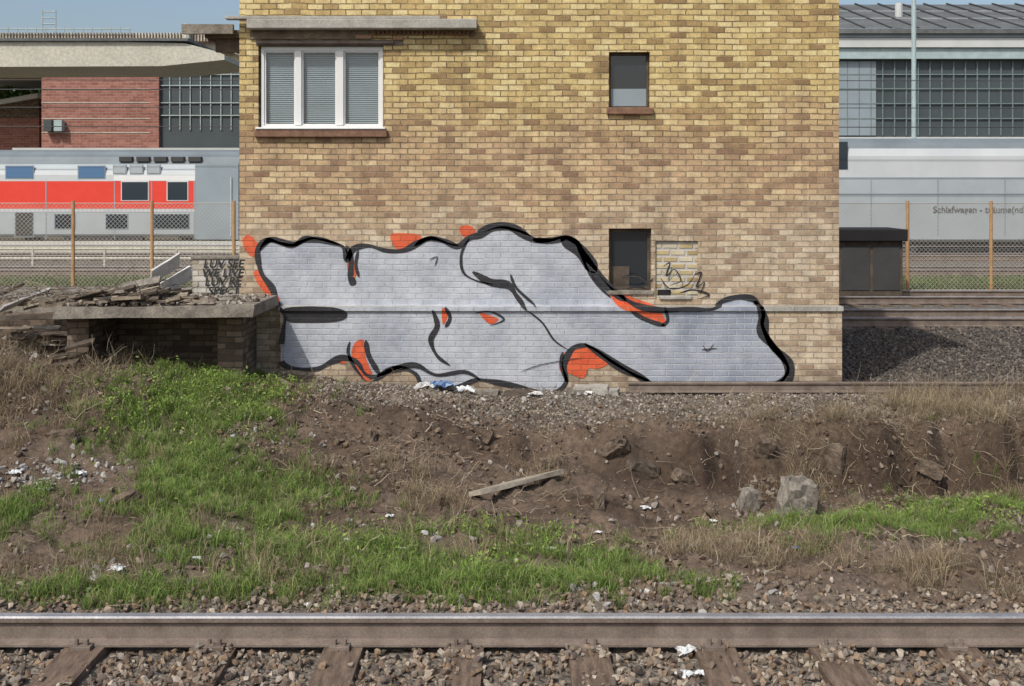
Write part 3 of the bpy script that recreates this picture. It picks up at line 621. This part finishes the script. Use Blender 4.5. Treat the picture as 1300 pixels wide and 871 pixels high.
n=320; B=np.column_stack([rng.uniform(-6.5,-4.1,n),rng.uniform(13.1,14.2,n),rng.uniform(1.36,1.5,n)]); D=rng.normal(size=(n,3)); D[:,2]=np.abs(D[:,2])*.3; pl=np.array([(.20,.16,.12),(.10,.08,.06),(.30,.26,.2)])
q.append(sticks('sticks',B,D,rng.uniform(.1,.5,n),rng.uniform(.002,.009,n),pl[rng.choice(3,n)],.25))
parent(pile,q)
# ---------------------------------------------------------------- loose items on the bank
def ground_beam(name,u0,v0,u1,v1,w,h,m,dz=.04,roll=0,dz2=None):
    a=site(u0,v0);b=site(u1,v1); return beam(name,(a[0],a[1],a[2]+dz),(b[0],b[1],b[2]+(dz if dz2 is None else dz2)),w,h,M[m],roll,.006)
ground_beam('discarded_timber',603,636,708,608,.16,.045,'woodp',.07,.25)
ground_beam('fallen_branch',420,505,470,525,.03,.03,'woodd',.04)
ground_beam('fallen_branch',330,470,372,494,.03,.03,'wood',.04)
a=site(1015,655); rough_lump('tree_stump',(a[0],a[1]+.1,a[2]+.12),.30,.26,.40,M['concd'],.15,3)
a=site(952,648); rough_lump('concrete_lump',(a[0],a[1]+.05,a[2]+.07),.16,.16,.24,M['concd'],.2,5)
a=site(815,600); rough_lump('cavity_dark_lump',(a[0],a[1]+.05,a[2]+.02),.34,.22,.18,M['woodd'],.3,8)  # dark lump added to stand in for the shaded pipe cavity
for k,(u,v,s_) in enumerate([(700,590,.12),(870,610,.16),(905,655,.12),(560,640,.1),(470,560,.13),(370,540,.1),(1090,640,.12),(1180,600,.16),(80,560,.16),(160,640,.14),(620,560,.1),(760,640,.12),(1060,590,.2),(970,575,.18),(780,575,.2)]):
    a=site(u,v); rough_lump('cavity_dark_lump',(a[0],a[1],a[2]+s_*.15),s_*1.4,s_,s_*.7,M['clod'],.4*k,k)
for (u,v,w,h,m) in [(750,483,.42,.12,'conc'),(735,491,.3,.08,'concd'),(775,497,.2,.06,'conc'),(615,490,.35,.05,'concd'),(660,489,.4,.04,'woodd'),(560,486,.3,.08,'concd')]:
    x0=wx(u,14.1); z0=H(x0,14.05); o=beam('masonry_block',(x0-w/2,14.1,z0+h*.4),(x0+w/2,14.05,z0+h*.5),.2,h,M[m],random.uniform(-.15,.15),.012)
def litter(name,u,v,s,m,fl=.3,wall=False):
    a=site(u,v) if not wall else (wx(u,13.95),13.95,H(wx(u,13.95),13.95)); n=9; V=[];Fs=[]; sd=random.randint(0,999)
    for i in range(n):
        for j in range(n):
            p=i/(n-1)-.5;q2=j/(n-1)-.5; r_=1+.35*math.sin(4*math.atan2(q2,p)+sd)
            V.append((a[0]+p*s*r_+random.uniform(-.08,.08)*s,a[1]+q2*s*.8*r_+random.uniform(-.08,.08)*s,a[2]+.02+s*fl*(random.random()*.7+.5*math.cos(p*3)*math.cos(q2*3))))
    for i in range(n-1):
        for j in range(n-1): k=i*n+j; Fs.append((k,k+n,k+n+1,k+1))
    return mesh(name,V,Fs,M[m])
for (u,v,s) in [(873,832,.15),(905,828,.08),(868,862,.09),(890,860,.07),(302,824,.06),(285,820,.05),(148,727,.09),(600,728,.07),(250,713,.06),(100,605,.10),(20,605,.11),(820,648,.08),(905,665,.06),(495,660,.06),(440,690,.06),(700,700,.05),(1180,640,.05),(150,530,.05),(390,772,.05),(620,820,.04),(880,697,.06),(510,700,.05),(670,695,.05),(760,680,.05),(60,625,.06)]:
    litter('plastic_litter',u,v,s,'plastic')
for (u,v,s,m) in [(560,491,.26,'bluepl'),(590,488,.2,'plastic'),(540,487,.2,'board'),(680,486,.14,'board'),(748,488,.1,'plastic'),(130,640,.06,'bluepl'),(1010,700,.05,'bluepl'),(878,826,.05,'bluepl')]:
    litter('plastic_bag',u,v,s,m,.35,v<495)
# ---------------------------------------------------------------- chain-link fence
def fence(name,x0,x1,y,posts,z1=2.29):
    e=empty(name); c=[]
    sp_=.11; r=.0045; hgt=z1-.05; V=[];Fs=[]
    def w(p,q3):
        b=len(V); d=Vector((q3[0]-p[0],0,q3[1]-p[1])).normalized(); n_=Vector((-d.z,0,d.x))*r
        for (xx,zz_) in (p,q3):
            V.extend([(xx+n_.x,y,zz_+n_.z),(xx-n_.x,y,zz_-n_.z),(xx,y+r*1.6,zz_)])
        for i in range(3): j=(i+1)%3; Fs.append((b+i,b+j,b+3+j,b+3+i))
    xx=x0-hgt
    while xx<x1:
        for s_ in (1,-1):
            p=(xx,.05) if s_==1 else (xx+hgt,.05); q3=(xx+hgt,z1) if s_==1 else (xx,z1)
            def cl(p,q3):
                (a0,b0),(a1,b1)=p,q3
                if a0>a1: (a0,b0),(a1,b1)=(a1,b1),(a0,b0)
                if a1<=x0 or a0>=x1: return None
                if a0<x0: t=(x0-a0)/(a1-a0); a0,b0=x0,b0+(b1-b0)*t
                if a1>x1: t=(x1-a0)/(a1-a0); a1,b1=x1,b0+(b1-b0)*t
                return (a0,b0),(a1,b1)
            r2=cl(p,q3)
            if r2: w(*r2)
        xx+=sp_
    c.append(mesh('wire_mesh',V,Fs,M['wire']))
    for zz_ in (z1,1.2,.1): c.append(cyl('tension_wire',(x0,y-.01,zz_),(x1,y-.01,zz_),.009,M['wire'],5))
    for u in posts:
        px=wx(u,y); c.append(cyl('post',(px,y,-.1),(px,y,z1+.06),.045,M['fpost'],8))
    parent(e,c)
fence('chain_link_fence',wx(-90,29),wx(330,29),28.8,[-10,93,193,297])
fence('chain_link_fence',wx(1000,29),wx(1400,29),28.8,[1045,1152,1258,1366])
# ---------------------------------------------------------------- coaches
def coach(name,x0,x1,y0,prof,bands,extra):
    e=empty(name); V=[];Fs=[]; full=[(y0+a,z) for a,z in prof]; wd=2.9; full=full+[(2*y0+wd-yy,z) for yy,z in reversed(full)]
    n=len(full)
    for xx in (x0,x1):
        for yy,z in full: V.append((xx,yy,z))
    mi=[]
    names=['trwhite','trgrey','trroof','trred','trdark','trlow']
    for i in range(n):
        j=(i+1)%n; Fs.append((i,n+i,n+j,j)); zc=(full[i][1]+full[j][1])/2
        m='trroof'
        for (za,zb_,mm) in bands:
            if za<=zc<zb_: m=mm
        mi.append(names.index(m))
    Fs.append(tuple(range(n))); mi.append(1); Fs.append(tuple(range(n,2*n))[::-1]); mi.append(1)
    o=mesh('body_shell',V,Fs)
    for m in names: o.data.materials.append(M[m])
    for p,i in zip(o.data.polygons,mi): p.material_index=i
    parent(e,[o]+extra); return e
K=52/F
def tx(u): return (u-650)*K
def tz(v): return CH-(v-HV)*K
prof=[(.15,.35),(0,.5),(0,1.67),(0,2.93),(0,3.22),(.05,3.42),(.16,3.7),(.42,4.05),(.85,4.3),(1.45,4.4)]
bands=[(.3,1.67,'trlow'),(1.67,2.93,'trred'),(2.93,3.42,'trwhite'),(3.42,3.72,'trgrey'),(3.72,5,'trroof')]
ex=[]
def win(u0,u1,v0,v1,m='trwin',yy=52.0,pr_=.015,fm='trgrey'):
    ex.append(box('window_rim',tx(u0)-.05,tx(u1)+.05,yy-pr_,yy+.02,tz(v1)-.05,tz(v0)+.05,M[fm],.02)); ex.append(box('window_pane',tx(u0),tx(u1),yy-pr_-.012,yy,tz(v1),tz(v0),M[m],.01))
for u0,u1 in ((-60,-30),(8,42),(100,133)): win(u0,u1,211,226,'trrefl')
for u0,u1 in ((145,160),(166,181),(188,203)): win(u0,u1,210,220,'trlow')
for u0,u1 in ((155,188),(213,238)): win(u0,u1,231,254,'trwin',fm='trwhite')
for u0,u1 in ((-80,-50),(70,95),(135,162),(196,240)): win(u0,u1,272,290)
win(20,42,270,300,'trdark'); win(252,290,226,258,'trwin'); win(252,268,266,302,'trdark'); win(272,288,266,302,'trdark')
for u in (-40,58,145,192,246): ex.append(box('panel_joint',tx(u),tx(u)+.05,51.99,52.0,tz(303),tz(230.5),M['trgrey']))
ex.append(box('white_stripe',tx(145),tx(248),51.985,52.0,tz(229.5),tz(223),M['white'])); ex.append(box('skirt_stripe',tx(-200),tx(247),51.985,52.0,tz(269),tz(266),M['trwhite']))
ex.append(box('cab_panel',tx(248),tx(303),51.97,52.0,tz(304),tz(208),M['trgrey']))
for u in (150,172,194,216,238): ex.append(box('roof_vent',tx(u),tx(u+16),52.12,52.5,tz(205),tz(199),M['trdark']))
for u in (-60,-20,40,240,275,): 
    ex.append(cyl('wheel',(tx(u),52.2,.42),(tx(u),52.35,.42),.42,M['trdark'],18)); 
ex.append(box('underframe',tx(-200),tx(300),52.3,54.5,.35,.6,M['trdark'])); ex.append(box('bogie',tx(225),tx(292),52.1,52.3,.3,.62,M['trdark'],.05)); ex.append(box('equipment_box',tx(80),tx(180),52.1,52.5,.2,.5,M['trdark']))
ex.append(cyl('handrail',(tx(294),51.93,tz(300)),(tx(294),51.93,tz(225)),.03,M['trwhite'],6))
coach('red_double_deck_coach',tx(-260),tx(302),52.0,prof,bands,ex)
K2=45/F
ex=[]
def sx_(u): return (u-650)*K2
def sz_(v): return CH-(v-HV)*K2
ex.append(box('side_line',sx_(980),sx_(1500),44.985,45,sz_(227),sz_(225),M['trgrey'])); ex.append(box('side_line',sx_(980),sx_(1500),44.985,45,sz_(247),sz_(245.5),M['trgrey']))
ex.append(box('window_pane',sx_(1057),sx_(1076),44.98,45,sz_(215),sz_(180),M['trwin'])); ex.append(box('underframe',sx_(980),sx_(1500),45.3,47.5,.2,.55,M['trdark']))
for u in (1105,1190,1275,1360): ex.append(box('panel_joint',sx_(u),sx_(u)+.04,44.988,45,sz_(300),sz_(228),M['trgrey']))
for u in (1120,1155,1380,1415): ex.append(cyl('wheel',(sx_(u),45.2,.42),(sx_(u),45.35,.42),.42,M['trdark'],18))
cu=bpy.data.curves.new('t','FONT'); cu.body='Schlafwagen - träume(nd) reisen'; cu.size=.36; cu.offset=.006; to=link(bpy.data.objects.new('lettering',cu)); to.rotation_euler=(math.pi/2,0,0); to.location=(sx_(1184),44.98,sz_(270)); cu.materials.append(M['slate']); ex.append(to)
prof2=[(.1,.5),(0,.6),(0,1.6),(0,3.05),(0,3.9),(.1,4.2),(.4,4.45),(.9,4.6),(1.45,4.65)]
bands2=[(.4,3.0,'trlow'),(3.0,4.3,'trwhite'),(4.3,6,'trroof')]
coach('white_sleeping_coach',sx_(980),sx_(1500),45.0,prof2,bands2,ex)
# ---------------------------------------------------------------- background halls
def hx(u,d): return (u-650)*d/F
lh=empty('red_brick_rail_hall'); q=[]
d=75
q.append(box('brick_wall',hx(53,d),hx(192,d),d,d+20,0,wz(83,d),M['redbrick'])); q.append(box('corner_pier',hx(192,d),hx(203,d),d-.2,d+20,0,wz(83,d),M['redbrick']))
q.append(box('glazed_bay',hx(203,d),hx(345,d),d+.1,d+20,0,wz(83,d),M['dteal']))
for v in (96,113,130,150,168): q.append(box('stone_band',hx(53,d),hx(192,d),d-.03,d,wz(v+1,d),wz(v,d),M['beige']))
for u in range(215,345,13): q.append(box('glazing_bar',hx(u,d),hx(u+1,d),d,d+.12,wz(165,d),wz(92,d),M['gridw']))
for v in (94,108,130,146): q.append(box('glazing_bar_h',hx(203,d),hx(345,d),d-.02,d+.12,wz(v+1.2,d),wz(v,d),M['gridw']))
q.append(box('floodlight',hx(60,d),hx(70,d),d-.6,d-.1,wz(167,d),wz(153,d),M['dteal'])); q.append(box('floodlight',hx(73,d),hx(83,d),d-.6,d-.1,wz(167,d),wz(153,d),M['teal']))
q.append(box('roof_parapet',hx(-200,d),hx(340,d),d+2,d+18,wz(83,d),wz(50,d),M['beige'])); q.append(box('tile_roof',hx(-200,d),hx(345,d),d+1.5,d+18,wz(50,d),wz(40,d),M['tile']))
for u in range(-200,345,4): q.append(box('tile_rib',hx(u,d),hx(u+1.5,d),d+1.3,d+1.6,wz(49,d),wz(38,d),M['beige']))
for u in range(-10,160,12): q.append(cyl('guard_post',(hx(u,d),d+1,wz(40,d)),(hx(u,d),d+1,wz(32,d)),.04,M['gridw'],5))
q.append(cyl('guard_rail',(hx(-10,d),d+1,wz(34,d)),(hx(160,d),d+1,wz(34,d)),.04,M['gridw'],5))
for u in (46,63): q.append(cyl('ladder_rail',(hx(u,d),d+1,wz(40,d)),(hx(u,d),d+1,wz(10,d)),.05,M['gridw'],5))
for v in (12,20,28): q.append(cyl('ladder_rung',(hx(46,d),d+1,wz(v,d)),(hx(63,d),d+1,wz(v,d)),.04,M['gridw'],5))
q.append(box('pale_base_wall',hx(20,d),hx(345,d),d-.5,d-.21,0,wz(188,d),M['palewall']))
q.append(cyl('vent_pipe',(hx(232,d),d+1,wz(50,d)),(hx(232,d),d+1,wz(28,d)),.25,M['beige'],8))
parent(lh,q)
d=60; V=[(hx(u,d),wz(v,d)) for u,v in ((-250,53),(150,53),(235,55),(285,68),(285,76),(205,84),(-250,86))]
n=len(V); VV=[(x_,d,z_) for x_,z_ in V]+[(x_,d+6,z_) for x_,z_ in V]
Fs=[tuple(range(n)),tuple(range(n,2*n))[::-1]]+[(i,n+i,n+(i+1)%n,(i+1)%n) for i in range(n)]
cn=empty('platform_canopy'); cc=[mesh('roof_slab',VV,Fs,M['beige'])]
cc.append(box('roof_edge',hx(-250,d),hx(240,d),d-.2,d+6,wz(52.5,d),wz(49,d),M['slate']))
for u in (-150,-60): cc.append(cyl('column',(hx(u,d),d+3,0),(hx(u,d),d+3,wz(84,d)),.2,M['beige'],10))
parent(cn,cc)
d=85; lb=empty('small_brick_house'); parent(lb,[box('walls',hx(-120,d),hx(50,d),d,d+8,0,wz(140,d),M['redbrick']),mesh('gable_roof',[(hx(-120,d),d-.6,wz(155,d)),(hx(52,d),d-.6,wz(125,d)),(hx(52,d),d-.6,wz(119,d)),(hx(-120,d),d-.6,wz(149,d)),(hx(-120,d),d+9,wz(155,d)),(hx(52,d),d+9,wz(125,d)),(hx(52,d),d+9,wz(119,d)),(hx(-120,d),d+9,wz(149,d))],[(0,1,2,3),(3,2,6,7),(4,7,6,5),(1,5,6,2),(0,4,5,1)],M['trwhite']),mesh('upper_gable',[(hx(-60,d),d-.05,wz(150,d)),(hx(50,d),d-.05,wz(150,d)),(hx(50,d),d-.05,wz(125,d)),(hx(-60,d),d-.05,wz(144,d))],[(0,1,2,3)],M['darkbrick'])])
d=70; rh=empty('industrial_hall'); q=[]
XA,XB=hx(960,d),hx(1700,d)
q.append(box('base_wall',XA,XB,d,d+30,0,wz(174,d),M['palewall'])); q.append(box('panel_wall',XA,XB,d+.1,d+30,wz(174,d),wz(76,d),M['dteal']))
q.append(box('pale_corner_bay',hx(1065,d),hx(1112,d),d+.0,d+.1,wz(172,d),wz(78,d),M['trgrey']))
for i,u in enumerate(range(970,1700,15)): q.append(box('panel_post',hx(u,d),hx(u+1.3,d),d-.01,d+.13,wz(172,d),wz(78,d),M['gridd']))
for v in (94,112,131,150): q.append(box('panel_rail',XA,XB,d-.02,d+.12,wz(v+1.3,d),wz(v,d),M['gridd']))
q.append(box('teal_fascia',XA,XB,d-.4,d+30,wz(75.5,d),wz(62,d),M['teal'])); q.append(box('white_fascia',XA,XB,d-.6,d+30,wz(61.5,d),wz(50,d),M['palewall']))
q.append(box('blue_stripe',XA,XB,d-.65,d-.6,wz(49.5,d),wz(45,d),M['trgrey'])); q.append(box('cornice',XA,XB,d-.9,d+30,wz(44.8,d),wz(39,d),M['slate']))
z0=wz(39,d)+.01; q.append(mesh('sloping_roof',[(XA,d-.9,z0),(XB,d-.9,z0),(XB,d+12,z0+3.5),(XA,d+12,z0+3.5)],[(0,1,2,3)],M['slate']))
for u in range(990,1700,34): q.append(beam('roof_seam',(hx(u,d),d-.8,z0+.05),(hx(u,d),d+12,z0+3.57),.12,.08,M['trdark']))
for k in (4,8): q.append(beam('roof_purlin',(XA,d+k,z0+.05+k*.27+.2),(XB,d+k,z0+.05+k*.27+.2),.1,.06,M['gridw']))
q.append(cyl('chimney',(hx(1176,d),d+5,z0),(hx(1176,d),d+5,wz(-12,d)),.25,M['palewall'],10))
parent(rh,q)
d=27; rc=empty('relay_cabinet'); parent(rc,[box('cabinet_body',hx(1040,d),hx(1146,d),d,d+1.2,.05,wz(306,d),M['woodd'],.02),box('cabinet_door',hx(1068,d),hx(1104,d),d-.02,d,.25,wz(312,d),M['trdark'],.01),box('cabinet_door',hx(1108,d),hx(1142,d),d-.02,d,.25,wz(312,d),M['trdark'],.01),box('cabinet_roof',hx(1036,d),hx(1150,d),d-.15,d+1.3,wz(306,d),wz(291,d),M['dark'],.02)])
sp2=empty('station_platform'); parent(sp2,[box('platform_slab',-60,-5,46.5,49.8,-.1,.3,M['beige']),box('edge_strip',-60,-5,46.45,46.8,.3,.33,M['palewall'])])
gr_=empty('low_guard_rail'); c=[cyl('bar',(-40,38,.62),(-6,38,.62),.05,M['beige'],6),cyl('bar',(-40,38,.3),(-6,38,.3),.05,M['beige'],6)]
for xx in np.arange(-40,-6,2.4): c.append(cyl('upright',(xx,38,0),(xx,38,.66),.05,M['beige'],6))
parent(gr_,c)
n=26000; x=np.concatenate([rng.uniform(-17,-6,n//2),rng.uniform(8,17,n//2)]); y=rng.uniform(29.2,33.3,n); pal=np.array([(.12,.18,.05),(.16,.22,.07),(.24,.23,.12)])
blades('track_side_grass',x,y,rng.uniform(.06,.22,n),rng.uniform(.015,.03,n),rng.uniform(.2,1,n),pal[rng.choice(3,n)])
ow=empty('overhead_line'); c=[]
for z_,yy in ((6.2,50),(7.4,50),(5.0,43),(6.4,43)): c.append(cyl('wire',(-60,yy,z_),(60,yy,z_-.1),.018,M['wdark'],5))
c.append(cyl('mast',(hx(1160,62),62,0),(hx(1160,62),62,14),.13,M['teal'],8)); parent(ow,c)
# ---------------------------------------------------------------- trees
def tree(name,x,y,h,cr_,n=2600):
    e=empty(name,(0,0,0)); c=[]; c.append(cyl('trunk',(x,y,0),(x+.2,y,h*.6),.28,M['woodd'],8,.12))
    cs=[]
    for k in range(9):
        a=random.uniform(0,6.28); L=cr_*random.uniform(.5,1); tip=(x+L*math.cos(a),y+L*math.sin(a),h*random.uniform(.5,.95)); c.append(cyl('limb',(x,y,h*random.uniform(.3,.55)),tip,.1,M['woodd'],6,.03)); cs.append(tip)
    cs+= [(x+random.gauss(0,cr_*.5),y+random.gauss(0,cr_*.5),h*random.uniform(.45,.98)) for _ in range(16)]
    cs=np.array(cs); id_=rng.integers(0,len(cs),n); P_=cs[id_]+rng.normal(size=(n,3))*cr_*.2; R=rotm(n); s_=rng.uniform(.12,.32,n)
    q_=np.array([(-1,0,0),(0,-.6,0),(1,0,0),(0,.6,0)]); V=(np.einsum('nij,pj->npi',R,q_)*s_[:,None,None]+P_[:,None]).reshape(-1,3)
    pal=np.array([(.08,.15,.04),(.11,.19,.05),(.05,.10,.025)]); sh=(.6+.8*rng.random(len(cs)))[id_]
    c.append(mesh_np('foliage',V,(np.arange(n)*4)[:,None]+np.arange(4)[None],np.repeat(pal[rng.choice(3,n)]*sh[:,None],4,0),M['leaf'])); parent(e,c)
tree('tree',hx(20,96),96,12.8,4.5,6000); tree('tree',hx(-60,100),100,13,5,3000)
# ---------------------------------------------------------------- sky, sun, camera
az=math.radians(212); el=math.radians(48)
w=bpy.data.worlds.new("World"); sc.world=w; w.use_nodes=True; nt=w.node_tree; bg=nt.nodes['Background']
sk=nt.nodes.new('ShaderNodeTexSky'); sk.sky_type='NISHITA'; sk.sun_disc=False; sk.sun_elevation=el; sk.sun_rotation=az; sk.dust_density=3.5; sk.air_density=1.0
nt.links.new(sk.outputs[0],bg.inputs[0]); bg.inputs[1].default_value=.14
sd=bpy.data.lights.new('sun','SUN'); sd.energy=2.9; sd.angle=math.radians(1.0); sd.color=(1,.96,.89); so=link(bpy.data.objects.new('sun',sd))
dv=Vector((math.sin(az)*math.cos(el),math.cos(az)*math.cos(el),math.sin(el))); so.rotation_euler=dv.to_track_quat('Z','Y').to_euler(); so.location=dv*60
cm=bpy.data.cameras.new('camera'); co=link(bpy.data.objects.new('camera',cm)); co.location=(0,0,CH); co.rotation_euler=(math.pi/2,0,0)
cm.lens=40; cm.sensor_width=36; cm.shift_y=-(435.5-HV)/1300; cm.clip_end=3000; cm.clip_start=.05; sc.camera=co
sc.view_settings.view_transform='Standard'; sc.view_settings.look='None'; sc.view_settings.exposure=0
